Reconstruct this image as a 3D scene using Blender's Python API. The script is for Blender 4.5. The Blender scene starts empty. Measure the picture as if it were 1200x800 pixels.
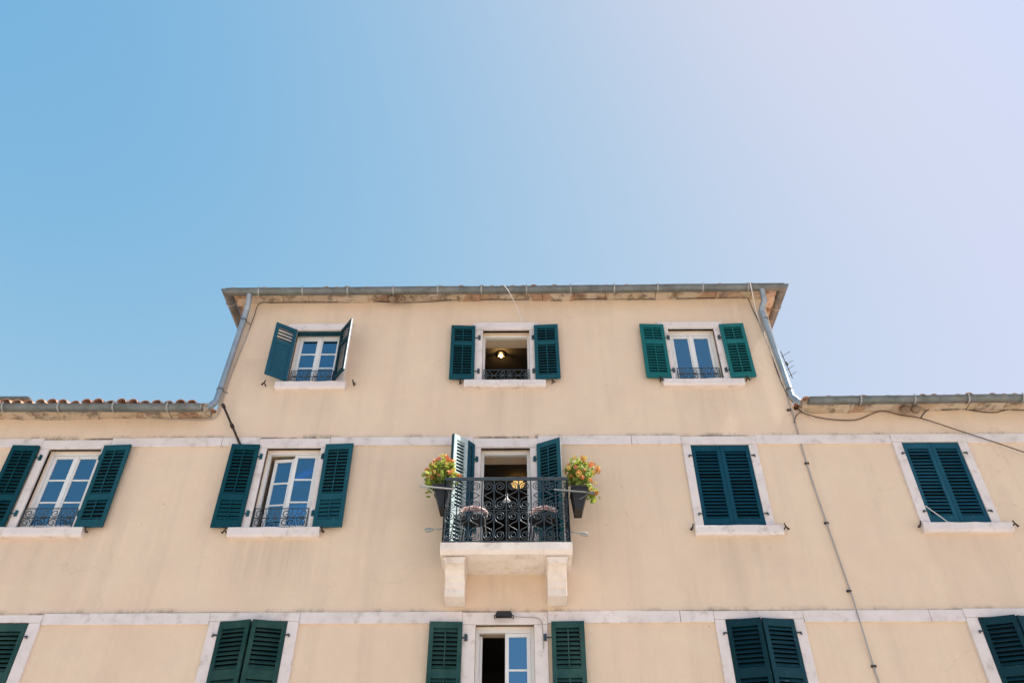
import bpy, bmesh, math, random
from mathutils import Vector, Matrix, noise
random.seed(7)
R = math.radians
scene = bpy.context.scene
COL = scene.collection

# ------------------------------------------------------------------ camera
D, H = 11.2, 1.6                       # metres in front of the facade, eye height
FPX, PITCH, YAW, ROLL = 938.25, R(39.906), R(-0.195), R(-0.178)
fv = Vector((math.sin(YAW)*math.cos(PITCH), math.cos(YAW)*math.cos(PITCH), math.sin(PITCH)))
rv = Vector((math.cos(YAW), -math.sin(YAW), 0)); uv = rv.cross(fv)
r2 = rv*math.cos(ROLL)+uv*math.sin(ROLL); u2 = -rv*math.sin(ROLL)+uv*math.cos(ROLL)
def at(px, py, Y=0.0):
    """measured point of the photograph -> point on the vertical plane y = Y"""
    d = fv*FPX+r2*(px-600)+u2*(400-py)
    t = (D+Y)/d.y
    return Vector((d.x*t, Y, H+d.z*t))
cd = bpy.data.cameras.new('camera'); cam = bpy.data.objects.new('camera', cd); COL.objects.link(cam)
m = Matrix((r2, u2, -fv)).transposed().to_4x4(); m.translation = Vector((0, -D, H))
cam.matrix_world = m
cd.sensor_width = 36; cd.lens = FPX/1200*36; cd.clip_end = 2000; cd.clip_start = .1
scene.camera = cam

# ------------------------------------------------------------------ materials
MATS = {}
class NT:
    def __init__(s, name):
        s.m = bpy.data.materials.new(name); s.m.use_nodes = True
        s.t = s.m.node_tree; s.b = s.t.nodes['Principled BSDF']
        s.co = s.n('ShaderNodeTexCoord').outputs['Object']
    def n(s, typ, **k):
        x = s.t.nodes.new(typ)
        for a, b in k.items(): setattr(x, a, b)
        return x
    def l(s, a, b): s.t.links.new(a, b)
    def noise(s, scale, detail=4, rough=.55, sc=None, dist=0):
        x = s.n('ShaderNodeTexNoise'); x.inputs['Scale'].default_value = scale
        x.inputs['Detail'].default_value = detail; x.inputs['Roughness'].default_value = rough
        x.inputs['Distortion'].default_value = dist
        v = s.co
        if sc:
            mp = s.n('ShaderNodeMapping'); mp.inputs['Scale'].default_value = sc; s.l(s.co, mp.inputs['Vector']); v = mp.outputs[0]
        s.l(v, x.inputs['Vector']); return x.outputs['Fac']
    def rng(s, v, a, b, c=0., d=1., smooth=False):
        x = s.n('ShaderNodeMapRange'); x.clamp = True
        if smooth: x.interpolation_type = 'SMOOTHSTEP'
        s.l(v, x.inputs[0])
        for i, q in zip((1, 2, 3, 4), (a, b, c, d)): x.inputs[i].default_value = q
        return x.outputs[0]
    def math(s, op, a, b=0.):
        x = s.n('ShaderNodeMath', operation=op)
        for i, q in enumerate((a, b)):
            if hasattr(q, 'is_linked') or hasattr(q, 'links'): s.l(q, x.inputs[i])
            else: x.inputs[i].default_value = q
        return x.outputs[0]
    def mix(s, f, a, b):
        x = s.n('ShaderNodeMix', data_type='RGBA')
        for i, q in ((0, f), (6, a), (7, b)):
            if hasattr(q, 'links'): s.l(q, x.inputs[i])
            elif i == 0: x.inputs[0].default_value = q
            else: x.inputs[i].default_value = (*q, 1)
        return x.outputs[2]
    def bump(s, v, strength, dist=.01):
        x = s.n('ShaderNodeBump'); x.inputs['Strength'].default_value = strength; x.inputs['Distance'].default_value = dist
        s.l(v, x.inputs['Height']); s.l(x.outputs[0], s.b.inputs['Normal'])
    def done(s, color=None, rough=.7, metal=0., spec=.5):
        if color is not None:
            if hasattr(color, 'links'): s.l(color, s.b.inputs['Base Color'])
            else: s.b.inputs['Base Color'].default_value = (*color, 1)
        if hasattr(rough, 'links'): s.l(rough, s.b.inputs['Roughness'])
        else: s.b.inputs['Roughness'].default_value = rough
        s.b.inputs['Metallic'].default_value = metal
        s.b.inputs['Specular IOR Level'].default_value = spec
        return s.m

def mat_plaster():
    s = NT('cream_plaster')
    big = s.rng(s.noise(.8, 6, .62), .36, .64)
    mid = s.rng(s.noise(2.3, 6, .65), .3, .7)
    c = s.mix(big, (.83, .658, .482), (.795, .606, .450))
    c = s.mix(s.math('MULTIPLY', mid, .5), c, (.725, .565, .425))
    gr = s.rng(s.noise(55, 4, .7), .3, .7)
    c = s.mix(s.math('MULTIPLY', gr, .10), c, (.52, .39, .28))
    # vertical weather streaks
    stre = s.rng(s.noise(1.0, 5, .6, (2.6, 2.6, .22)), .5, .72)
    c = s.mix(s.math('MULTIPLY', stre, .22), c, (.47, .36, .27))
    # run-off stains with their own place: below sills, above the string courses, below the eaves
    sep = s.n('ShaderNodeSeparateXYZ'); s.l(s.co, sep.inputs[0]); X, Z = sep.outputs[0], sep.outputs[2]
    fine = s.math('ADD', s.math('MULTIPLY', s.rng(s.noise(1.0, 6, .65, (4.5, 4.5, .3)), .28, .70), .75), s.math('MULTIPLY', s.rng(s.noise(1.0, 5, .6, (16, 16, .3)), .52, .64), .2))
    tot = None
    for xc, hw, zt, ln, st in STAINS:
        dx = s.math('ABSOLUTE', s.math('SUBTRACT', X, xc))
        bx_ = s.rng(dx, hw*.35, hw, 1, 0, True)
        bz = s.math('MULTIPLY', s.rng(Z, zt-ln, zt-ln*.15, 0, 1, True), s.rng(Z, zt-.02, zt+.02, 1, 0))
        v = s.math('MULTIPLY', s.math('MULTIPLY', bx_, bz), st*.72)
        tot = v if tot is None else s.math('MAXIMUM', tot, v)
    c = s.mix(s.math('MULTIPLY', tot, fine), c, (.27, .215, .165))
    # grime settling just above the string courses
    for z0 in (5.955, 8.905):
        band = s.math('MULTIPLY', s.rng(Z, z0, z0+.10, 1, 0, True), s.rng(Z, z0-.03, z0-.02, 0, 1))
        gn = s.rng(s.noise(1.1, 6, .75, (1, 1, .3)), .5, .62)
        c = s.mix(s.math('MULTIPLY', s.math('MULTIPLY', band, gn), .85), c, (.2, .17, .135))
    for z0 in (5.953, 8.903):
        ln_ = s.math('MULTIPLY', s.rng(Z, z0+.004, z0+.028, 1, 0), s.rng(Z, z0-.03, z0-.02, 0, 1))
        c = s.mix(s.math('MULTIPLY', s.math('MULTIPLY', ln_, s.rng(s.noise(1.3, 6, .75, (1, 1, .2)), .44, .56)), .8), c, (.10, .085, .07))
    # small chips and specks
    chip = s.rng(s.noise(9, 3, .5), .735, .76)
    c = s.mix(s.math('MULTIPLY', chip, .6), c, (.33, .25, .18))
    # hairline cracks
    wob = s.n('ShaderNodeVectorMath', operation='ADD'); nz = s.n('ShaderNodeTexNoise'); nz.inputs['Scale'].default_value = 2.5; nz.inputs['Detail'].default_value = 6; s.l(s.co, nz.inputs['Vector'])
    scl = s.n('ShaderNodeVectorMath', operation='SCALE'); scl.inputs['Scale'].default_value = .6; s.l(nz.outputs['Color'], scl.inputs[0]); s.l(s.co, wob.inputs[0]); s.l(scl.outputs[0], wob.inputs[1])
    vo = s.n('ShaderNodeTexVoronoi', feature='DISTANCE_TO_EDGE'); vo.inputs['Scale'].default_value = .42; s.l(wob.outputs[0], vo.inputs['Vector'])
    ck = s.math('MULTIPLY', s.rng(vo.outputs['Distance'], .0015, .0045, 1, 0), s.rng(s.noise(.7, 3), .53, .6))
    c = s.mix(s.math('MULTIPLY', ck, .13), c, (.26, .20, .15))
    # pale repaired patches
    pt = s.math('MULTIPLY', s.rng(s.noise(1.4, 3, .5, None, .8), .60, .64), .22)
    c = s.mix(pt, c, (.76, .60, .46))
    h = s.math('ADD', s.math('MULTIPLY', s.noise(5, 6, .6), .7), s.math('MULTIPLY', s.noise(60, 3, .6), .3))
    s.bump(h, .5, .025)
    return s.done(c, .9, spec=.25)
def mat_stone(name, a, b, dirt, amt=.55, bump=.4):
    s = NT(name)
    c = s.mix(s.rng(s.noise(3, 5, .6), .35, .65), a, b)
    d = s.rng(s.noise(6, 7, .7), .54, .72)
    c = s.mix(s.math('MULTIPLY', d, amt), c, dirt)
    sp = s.rng(s.noise(26, 4, .6), .66, .72)
    c = s.mix(s.math('MULTIPLY', sp, .5), c, tuple(q*.6 for q in dirt))
    s.bump(s.noise(14, 7, .7), bump, .015)
    return s.done(c, .85, spec=.3)
def mat_paint(name, a, faded, amt=.5):
    s = NT(name)
    f = s.rng(s.noise(2.2, 5, .65, (1, 1, .6)), .4, .7)
    c = s.mix(s.math('MULTIPLY', f, amt), a, faded)
    sc = s.rng(s.noise(24, 5, .75, (1, 1, .4)), .63, .70)
    c = s.mix(s.math('MULTIPLY', sc, .6), c, (.16, .23, .22))
    oi = s.n('ShaderNodeObjectInfo'); hv = s.n('ShaderNodeHueSaturation'); s.l(c, hv.inputs['Color'])
    s.l(s.rng(oi.outputs['Random'], 0, 1, .72, 1.35), hv.inputs['Value']); s.l(s.rng(oi.outputs['Random'], 0, 1, 1.03, .9), hv.inputs['Saturation'])
    c = hv.outputs[0]
    s.bump(s.noise(40, 4, .6, (1, 1, .15)), .15, .004)
    return s.done(c, s.rng(s.noise(8), .3, .7, .42, .62), spec=.14)
def mat_zinc():
    s = NT('weathered_zinc')
    c = s.mix(s.rng(s.noise(3, 6, .65), .35, .65), (.21, .225, .225), (.12, .135, .13))
    c = s.mix(s.math('MULTIPLY', s.rng(s.noise(5, 6, .7, (1, 1, .5)), .58, .7), .5), c, (.22, .165, .12))
    s.bump(s.noise(9, 3), .15, .01)
    return s.done(c, s.rng(s.noise(6), .3, .7, .42, .65), .55)
def mat_rubble():
    s = NT('eaves_stone')
    v = s.n('ShaderNodeTexVoronoi'); v.inputs['Scale'].default_value = 3.2; s.l(s.co, v.inputs['Vector'])
    hs = s.n('ShaderNodeSeparateColor'); s.l(v.outputs['Color'], hs.inputs[0])
    c = s.mix(hs.outputs[0], (.52, .40, .28), (.60, .50, .40))
    c = s.mix(s.rng(hs.outputs[1], .6, .9), c, (.42, .27, .18))
    c = s.mix(s.math('MULTIPLY', s.rng(s.noise(4, 7, .75), .49, .62), .85), c, (.15, .115, .085))
    c = s.mix(s.math('MULTIPLY', s.rng(s.noise(11, 5, .7), .6, .7), .6), c, (.68, .58, .48))
    s.bump(s.noise(12, 7, .75), .9, .03)
    return s.done(c, .95, spec=.2)
def mat_tile():
    s = NT('terracotta')
    c = s.mix(s.rng(s.noise(2.5, 5, .6), .35, .65), (.50, .22, .13), (.56, .36, .26))
    c = s.mix(s.math('MULTIPLY', s.rng(s.noise(9, 6, .7), .52, .68), .6), c, (.22, .13, .09))
    s.bump(s.noise(30, 5), .3, .008)
    return s.done(c, .88, spec=.25)
def mat_simple(name, col, rough=.6, metal=0., var=.25, scale=8, spec=.5):
    s = NT(name)
    c = s.mix(s.rng(s.noise(scale, 5, .65), .3, .7), col, tuple(q*(1-var) for q in col))
    return s.done(c, rough, metal, spec)
def mat_glass():
    s = NT('window_glass'); t = s.t; t.nodes.remove(s.b)
    out = t.nodes['Material Output']
    fr = s.n('ShaderNodeFresnel'); fr.inputs['IOR'].default_value = 1.85
    f = s.math('MULTIPLY_ADD', fr.outputs[0], 1.9)
    t.nodes[-1].inputs[2].default_value = .12
    g = s.n('ShaderNodeBsdfGlossy'); g.inputs['Roughness'].default_value = .02; g.inputs['Color'].default_value = (.30, .67, 1, 1)
    bp = s.n('ShaderNodeBump'); bp.inputs['Strength'].default_value = .16; bp.inputs['Distance'].default_value = .02
    s.l(s.noise(1.6, 1), bp.inputs['Height']); s.l(bp.outputs[0], g.inputs['Normal'])
    tr = s.n('ShaderNodeBsdfTransparent'); tr.inputs['Color'].default_value = (.62, .72, .78, 1)
    mx = s.n('ShaderNodeMixShader'); s.l(f, mx.inputs[0]); s.l(tr.outputs[0], mx.inputs[1]); s.l(g.outputs[0], mx.inputs[2])
    s.l(mx.outputs[0], out.inputs['Surface'])
    return s.m
def mat_emit(name, col, st):
    s = NT(name); s.b.inputs['Emission Color'].default_value = (*col, 1); s.b.inputs['Emission Strength'].default_value = st
    return s.done((.8, .7, .5), .4)
def mat_leaf():
    s = NT('geranium_leaf')
    oi = s.n('ShaderNodeNewGeometry')
    c = s.mix(oi.outputs['Random Per Island'], (.16, .27, .035), (.50, .52, .10))
    s.b.inputs['Transmission Weight'].default_value = 0
    t = s.n('ShaderNodeBsdfTranslucent'); s.l(c, t.inputs['Color'])
    mx = s.n('ShaderNodeMixShader'); mx.inputs[0].default_value = .5
    s.l(s.b.outputs[0], mx.inputs[1]); s.l(t.outputs[0], mx.inputs[2])
    s.l(mx.outputs[0], s.t.nodes['Material Output'].inputs['Surface'])
    return s.done(c, .5)

# sills and other places that leave a run-off stain: x centre, half width, top z, length, strength
STAINS = [(-3.55, .75, 9.86, 1.0, .34), (-.28, .30, 9.86, .95, .40), (.2, .35, 9.86, .95, .34), (3.3, .75, 9.86, 1.0, .38),
          (-3.65, .9, 7.08, 1.15, .62), (-7.2, .9, 7.1, 1.1, .42), (3.4, .9, 7.08, 1.1, .40), (6.85, .9, 7.12, 1.1, .25),
          (-.13, .5, 6.52, .58, .5), (-4.4, .6, 11.9, 1.6, .3), (4.2, .7, 11.9, 1.7, .3), (-6.4, 1.6, 9.3, .35, .3),
          (-4.6, .35, 10.6, 1.6, .3), (1.9, 1.2, 8.75, 1.6, .15), (-2.2, .9, 8.75, 1.5, .18)]
PLASTER = mat_plaster()
STONE = mat_stone('white_limestone', (.78, .705, .675), (.71, .635, .60), (.40, .33, .28), .6)
CORBELM = mat_stone('balcony_limestone', (.83, .75, .68), (.75, .66, .58), (.40, .30, .22), .4, .55)
RUBBLE = mat_rubble()
TEAL = mat_paint('teal_paint', (.003, .062, .085), (.008, .10, .122))
TEALG = mat_paint('green_teal_paint', (.005, .125, .130), (.012, .165, .165))
TEALF = mat_paint('old_green_paint', (.013, .058, .054), (.050, .115, .100), .85)
TEALB = mat_paint('blue_teal_paint', (.003, .064, .105), (.007, .095, .14))
TEALD = mat_paint('dark_teal_paint', (.003, .034, .050), (.008, .06, .075))
SUNEDGE = mat_stone('painted_sun_white', (.74, .76, .75), (.62, .68, .67), (.30, .36, .35), .35, .15)  # white for sunlight painted on the free edges of leaves
SUNPALE = mat_stone('painted_sun_pale', (.50, .585, .585), (.40, .50, .505), (.16, .26, .27), .45, .15)  # pale tone standing for sun on the teal leaf
GAPSHADE = mat_simple('painted_gap_shade', (.006, .010, .011), .9, 0, .3, 8, .1)  # near-black for sheets that stand in for shade behind slats
ZINC = mat_zinc()
STRAP = mat_simple('pale_zinc', (.40, .40, .39), .5, .5)
PIPE = mat_simple('grey_downpipe', (.36, .42, .47), .38, .45, .3, 4)
IRON = mat_simple('black_iron', (.055, .075, .090), .36, .3, .3)
RUST = mat_simple('rusty_iron', (.05, .03, .022), .7, .2, .4, 30)
WHITE = mat_simple('white_frame_paint', (.80, .79, .77), .42, 0, .06, 5)
GLASS = mat_glass()
TILE = mat_tile()
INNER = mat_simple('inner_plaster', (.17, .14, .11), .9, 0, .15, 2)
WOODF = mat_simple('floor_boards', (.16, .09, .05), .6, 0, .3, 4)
GROUND = mat_simple('plaza_stone', (.42, .37, .32), .85, 0, .15, .6)
POT = mat_simple('dark_plastic', (.016, .014, .014), .5, 0, .2, 6)
LEAF = mat_leaf()
PETALS = [mat_simple('orange_petal', (.88, .33, .10), .6, 0, .3, 40), mat_simple('coral_petal', (.85, .24, .14), .6, 0, .3, 40), mat_simple('yellow_petal', (.88, .62, .16), .6, 0, .3, 40)]
CABLEG = mat_simple('grey_cable', (.40, .38, .37), .6, 0, .15)
CABLEW = mat_simple('white_cable', (.75, .73, .70), .5, 0, .1)
CABLEB = mat_simple('brown_cable', (.10, .06, .04), .6, 0, .2)
CABLEK = mat_simple('black_cable', (.03, .028, .027), .6, 0, .2)
MUD = mat_stone('nest_mud', (.22, .15, .10), (.30, .22, .155), (.12, .08, .05), .6, 1.)
CUSH = None
def mat_cushion():
    s = NT('pink_patterned_cloth')
    v = s.n('ShaderNodeTexVoronoi'); v.inputs['Scale'].default_value = 17; s.l(s.co, v.inputs['Vector'])
    c = s.mix(s.rng(v.outputs['Distance'], .25, .5), (.66, .27, .25), (.80, .58, .52))
    return s.done(c, .9)
CUSH = mat_cushion()
LAMPK = mat_simple('dark_lamp_metal', (.03, .028, .026), .4, .5)
BULB = mat_emit('lit_bulb', (1, .62, .22), 30)
SHADE = mat_emit('lit_lamp_glass', (1, .60, .18), .5)
LENS = mat_simple('lamp_lens', (.35, .37, .38), .15, 0, .1)
PORC = mat_simple('white_enamel', (.82, .80, .78), .3, 0, .05)

# ------------------------------------------------------------------ mesh helpers
class MB:
    def __init__(s): s.bm = bmesh.new()
    def box(s, x0, x1, y0, y1, z0, z1, mtx=None):
        x0, x1 = min(x0, x1), max(x0, x1); y0, y1 = min(y0, y1), max(y0, y1); z0, z1 = min(z0, z1), max(z0, z1)
        vs = [s.bm.verts.new((mtx @ Vector(p)) if mtx else p) for p in
              [(x0,y0,z0),(x1,y0,z0),(x1,y1,z0),(x0,y1,z0),(x0,y0,z1),(x1,y0,z1),(x1,y1,z1),(x0,y1,z1)]]
        for f in ((3,2,1,0),(4,5,6,7),(0,1,5,4),(1,2,6,5),(2,3,7,6),(3,0,4,7)): s.bm.faces.new([vs[i] for i in f])
        return vs
    def prism(s, prof, a, b, axis='x'):
        """closed polygon (p,q) swept along an axis from a to b; axis x: (y,z)"""
        def P(t, p, q): return (t, p, q) if axis == 'x' else ((p, t, q) if axis == 'y' else (p, q, t))
        A = [s.bm.verts.new(P(a, *v)) for v in prof]; B = [s.bm.verts.new(P(b, *v)) for v in prof]
        n = len(prof)
        for i in range(n): s.bm.faces.new((A[i], A[(i+1) % n], B[(i+1) % n], B[i]))
        s.bm.faces.new(A[::-1]); s.bm.faces.new(B)
    def tube(s, pts, r, n=8, closed=False, caps=True, flat=None):
        pts = [Vector(p) for p in pts]; N = len(pts)
        if N < 2: return
        rings = []; up = None
        for i, p in enumerate(pts):
            a = pts[i-1] if (i or closed) else p; b = pts[(i+1) % N] if (i < N-1 or closed) else p
            d = (b-a).normalized() if (b-a).length > 1e-9 else Vector((0, 0, 1))
            if up is None:
                up = Vector((0, 1, 0)) if abs(d.y) < .9 else Vector((1, 0, 0))
            u = (up-d*up.dot(d))
            if u.length < 1e-6: u = d.orthogonal()
            u.normalize(); v = d.cross(u); up = u
            k = 1.
            if 0 < i < N-1 or closed:
                c = (p-a).normalized().dot((b-p).normalized()); k = 1/max(.5, math.sqrt(max(0, (1+c)/2)))
            ri = r[i] if isinstance(r, (list, tuple)) else r
            rings.append([s.bm.verts.new(p+(u*math.cos(t)*(flat or 1)+v*math.sin(t))*ri*k) for t in [2*math.pi*(j+.5)/n for j in range(n)]])
        for i in range(N-1+(1 if closed else 0)):
            A, B = rings[i], rings[(i+1) % N]
            for j in range(n): s.bm.faces.new((A[j], A[(j+1) % n], B[(j+1) % n], B[j]))
        if caps and not closed: s.bm.faces.new(rings[0][::-1]); s.bm.faces.new(rings[-1])
    def lathe(s, c, prof, n=14, axis='z'):
        c = Vector(c); rings = []
        for r, h in prof:
            ring = []
            for j in range(n):
                t = 2*math.pi*j/n; a, b = r*math.cos(t), r*math.sin(t)
                ring.append(s.bm.verts.new(c+(Vector((a, b, h)) if axis == 'z' else (Vector((a, h, b)) if axis == 'y' else Vector((h, a, b))))))
            rings.append(ring)
        for A, B in zip(rings, rings[1:]):
            for j in range(n): s.bm.faces.new((A[j], A[(j+1) % n], B[(j+1) % n], B[j]))
        s.bm.faces.new(rings[0][::-1]); s.bm.faces.new(rings[-1])
    def build(s, name, mat, parent=None, smooth=None, bevel=0, loc=None, rz=0.):
        bmesh.ops.recalc_face_normals(s.bm, faces=s.bm.faces[:])
        me = bpy.data.meshes.new(name); s.bm.to_mesh(me); s.bm.free()
        me.materials.append(mat)
        o = bpy.data.objects.new(name, me); COL.objects.link(o)
        if parent: o.parent = parent
        if loc is not None: o.location = loc
        o.rotation_euler.z = rz
        if smooth is not None:
            for p in me.polygons: p.use_smooth = True
            me.set_sharp_from_angle(angle=R(smooth))
        if bevel:
            b = o.modifiers.new('bevel', 'BEVEL'); b.width = bevel; b.segments = 2; b.limit_method = 'ANGLE'
        return o
def tag(o, label=None, cat=None, group=None, kind=None):
    for k, v in (('label', label), ('category', cat), ('group', group), ('kind', kind)):
        if v: o[k] = v
    return o
def empty(name, loc, label, cat, group=None, rz=0.):
    o = bpy.data.objects.new(name, None); COL.objects.link(o); o.location = loc; o.rotation_euler.z = rz
    o.empty_display_size = .2
    return tag(o, label, cat, group)
def copy_tree(o, parent=None):
    c = o.copy(); COL.objects.link(c); c.parent = parent
    for ch in list(o.children): copy_tree(ch, c)
    return c

# ------------------------------------------------------------------ setting
g = MB(); g.bm.faces.new([g.bm.verts.new(p) for p in ((-400, -400, 0), (400, -400, 0), (400, 400, 0), (-400, 400, 0))])
tag(g.build('ground', GROUND), kind='structure')

# ------------------------------------------------------------------ house
house = empty('house', (0, 0, 0), 'long cream plastered house with teal louvred shutters and a raised middle block', 'house')
XL, XR = -5.08, 4.75            # corners of the raised middle block
WX0, WX1 = -12.6, 12.2          # ends of the wings
ZW, ZT = 9.42, 12.02            # wall tops
TH = .5
OPEN = {  # x0, x1, z0, z1
 'T1': (-3.99, -3.15, 10.03, 11.23), 'T2': (-.57, .28, 10.04, 11.22), 'T3': (2.83, 3.67, 10.05, 11.24),
 'L1': (-7.64, -6.77, 7.28, 8.70), 'L2': (-4.06, -3.17, 7.26, 8.70), 'B': (-.55, .25, 6.675, 8.68),
 'R1': (2.88, 3.83, 7.26, 8.72), 'R2': (6.34, 7.27, 7.29, 8.75),
 'BL1': (-7.80, -6.86, 4.30, 5.82), 'BL2': (-4.16, -3.21, 4.30, 5.83), 'D': (-.56, .26, 3.72, 5.77),
 'BR1': (2.95, 3.91, 4.30, 5.83), 'BR2': (6.50, 7.44, 4.30, 5.84)}
def grid_wall(name, mat):
    xs = sorted({WX0, WX1, XL, XR} | {v for o in OPEN.values() for v in o[:2]} | {WX0+i*.8 for i in range(31)})
    zs = sorted({0, ZW, ZT} | {v for o in OPEN.values() for v in o[2:]})
    def solid(i, k):
        if i < 0 or k < 0 or i >= len(xs)-1 or k >= len(zs)-1: return False
        x, z = (xs[i]+xs[i+1])/2, (zs[k]+zs[k+1])/2
        if z > ZW and not XL < x < XR: return False
        return not any(o[0] < x < o[1] and o[2] < z < o[3] for o in OPEN.values())
    mb = MB(); V = {}
    def v(i, k, y):
        if (i, k, y) not in V: V[i, k, y] = mb.bm.verts.new((xs[i], y, zs[k]))
        return V[i, k, y]
    for i in range(len(xs)-1):
        for k in range(len(zs)-1):
            if not solid(i, k): continue
            mb.bm.faces.new((v(i,k,0), v(i+1,k,0), v(i+1,k+1,0), v(i,k+1,0)))
            mb.bm.faces.new((v(i,k,TH), v(i,k+1,TH), v(i+1,k+1,TH), v(i+1,k,TH)))
            for di, dk, a, b in ((-1,0,(i,k),(i,k+1)), (1,0,(i+1,k+1),(i+1,k)), (0,-1,(i+1,k),(i,k)), (0,1,(i,k+1),(i+1,k+1))):
                if not solid(i+di, k+dk): mb.bm.faces.new((v(*a,0), v(*b,0), v(*b,TH), v(*a,TH)))
    return mb.build(name, mat, house)
grid_wall('wall', PLASTER)
DEP = 8.0
w = MB()
for x0, x1 in ((WX0, WX0+.4), (WX1-.4, WX1)): w.box(x0, x1, TH, DEP, 0, ZW-.02)
w.box(WX0, WX1, DEP, DEP+.4, 0, ZW-.02)
for x0, x1 in ((XL, XL+.4), (XR-.4, XR)): w.box(x0, x1, TH, DEP, ZW-.4, ZT)
w.box(XL, XR, DEP+.002, DEP+.38, ZW-.02, ZT)
w.build('side_wall', PLASTER, house)
for z0, z1 in ((3.5, 3.7), (6.45, 6.66), (9.16, 9.36)):
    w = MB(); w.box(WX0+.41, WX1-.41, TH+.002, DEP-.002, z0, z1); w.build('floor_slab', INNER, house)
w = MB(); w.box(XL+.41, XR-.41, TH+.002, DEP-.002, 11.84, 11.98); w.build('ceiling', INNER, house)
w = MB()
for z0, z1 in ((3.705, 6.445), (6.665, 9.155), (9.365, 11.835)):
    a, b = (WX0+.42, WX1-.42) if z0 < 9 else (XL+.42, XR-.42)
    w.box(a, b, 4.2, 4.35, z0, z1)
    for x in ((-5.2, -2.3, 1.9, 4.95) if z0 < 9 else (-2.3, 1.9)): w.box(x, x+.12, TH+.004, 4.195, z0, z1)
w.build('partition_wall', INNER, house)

# string courses (butt against the window surrounds)
def string_course(z0, z1, spans, ends):
    cur = ends[0]
    for a, b in spans+[(ends[1], None)]:
        x = cur
        while x < a-.01:                                  # slabs of stone, each a little different
            L = min(random.uniform(1.4, 2.4), a-x)
            if a-x-L < .4: L = a-x
            mb = MB(); mb.box(x+.004, x+L-.004, -.034-random.uniform(0, .006), .02, z0+random.uniform(-.004, .004), z1+random.uniform(-.004, .004)); mb.build('string_course', STONE, house, bevel=.004)
            x += L
        cur = b
SUR = {  # outer edges of the surround: x0, x1, top
 'T1': (-4.17, -2.98, 11.39), 'T2': (-.76, .45, 11.40), 'T3': (2.63, 3.84, 11.39),
 'L1': (-7.78, -6.65, 8.86), 'L2': (-4.20, -3.04, 8.87), 'B': (-.68, .38, 8.85),
 'R1': (2.745, 3.965, 8.875), 'R2': (6.19, 7.42, 8.90),
 'BL1': (-7.96, -6.69, 5.93), 'BL2': (-4.32, -3.05, 5.95), 'D': (-.75, .45, 5.94), 'BR1': (2.80, 4.06, 5.945), 'BR2': (6.33, 7.61, 5.965)}
string_course(8.735, 8.90, [SUR[k][:2] for k in ('L1', 'L2', 'B', 'R1', 'R2')], (WX0, WX1))
string_course(5.79, 5.95, [SUR[k][:2] for k in ('BL1', 'BL2', 'D', 'BR1', 'BR2')], (WX0, WX1))

# ------------------------------------------------------------------ windows
def surround(key, name, sillspan=None, sillh=.15, jambs=True, lw=None):
    x0, x1, z0, z1 = OPEN[key]; a, b, t = SUR[key]
    mb = MB(); P = -.042
    mb.box(a, b, P, .06, z1, t)                                  # lintel
    j = -.038
    mb.box(a+.004, x0, j, .06, z0, z1-.003); mb.box(x1, b-.004, j, .06, z0, z1-.003)
    o = mb.build(name, STONE, house, bevel=.006)
    if sillspan:
        s = MB(); s.prism([(.12, z0-sillh), (-.075, z0-sillh), (-.095, z0-sillh+.03), (-.10, z0-.012), (.12, z0-.002)], sillspan[0], sillspan[1])
        bmesh.ops.subdivide_edges(s.bm, edges=[e for e in s.bm.edges if abs(e.verts[0].co.x-e.verts[1].co.x) > .5], cuts=9)
        for v in s.bm.verts: v.co += Vector((0, noise.noise(v.co*7)*.010, noise.noise(v.co*5+Vector((9, 0, 0)))*.012))
        s.build('sill', STONE, o, bevel=.012)
    return o
def casement(win, key, rows, leaf_open=0., y=.095, left=True, right=True, top=.0):
    """white double casement; the outer frame is one mesh, each leaf a mesh with its panes"""
    x0, x1, z0, z1 = OPEN[key]; fw = .05
    mb = MB()
    mb.box(x0, x0+fw, y, y+.07, z0, z1); mb.box(x1-fw, x1, y, y+.07, z0, z1); mb.box(x0+fw, x1-fw, y+.001, y+.069, z1-fw-top, z1); mb.box(x0+fw, x1-fw, y+.001, y+.069, z0, z0+.04)
    mb.build('casement_frame', WHITE, win, bevel=.004)
    xm = (x0+x1)/2
    for side, on in ((-1, left), (1, right)):
        if not on: continue
        a, b = (x0+fw+.003, xm-.002) if side < 0 else (xm+.002, x1-fw-.003)
        za, zb = z0+.045, z1-fw-top-.004
        if leaf_open and side < 0: a += .045; zb -= .04
        wd = b-a; st = .052
        # leaf modelled from its meeting edge so that it can stand ajar
        px = b if side < 0 else a
        l = MB(); g_ = MB()
        X = lambda x: x-px
        l.box(X(a), X(a)+st, -.02, .03, za, zb); l.box(X(b)-st, X(b), -.02, .03, za, zb)
        l.box(X(a)+st, X(b)-st, -.019, .029, zb-st, zb); l.box(X(a)+st, X(b)-st, -.019, .029, za, za+st+.02)
        n = rows; zz = [za+st+.02+(zb-st-za-st-.02)*i/n for i in range(n+1)]
        for zq in zz[1:-1]: l.box(X(a)+st, X(b)-st, -.012, .02, zq-.013, zq+.013)
        if side < 0: l.box(-.03, .03, -.034, -.0205, za, zb-.001)          # meeting bead
        ang = leaf_open if side < 0 else 0
        lo = l.build('casement_leaf', WHITE, win, bevel=.003, loc=(px, y+.035+(.055 if ang else 0), 0), rz=-ang if side < 0 else 0)
        g_.box(X(a)+st-.004, X(b)-st+.004, .004, .010, za+st, zb-st)
        g_.build('pane', GLASS, win, loc=lo.location, rz=lo.rotation_euler.z)
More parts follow.
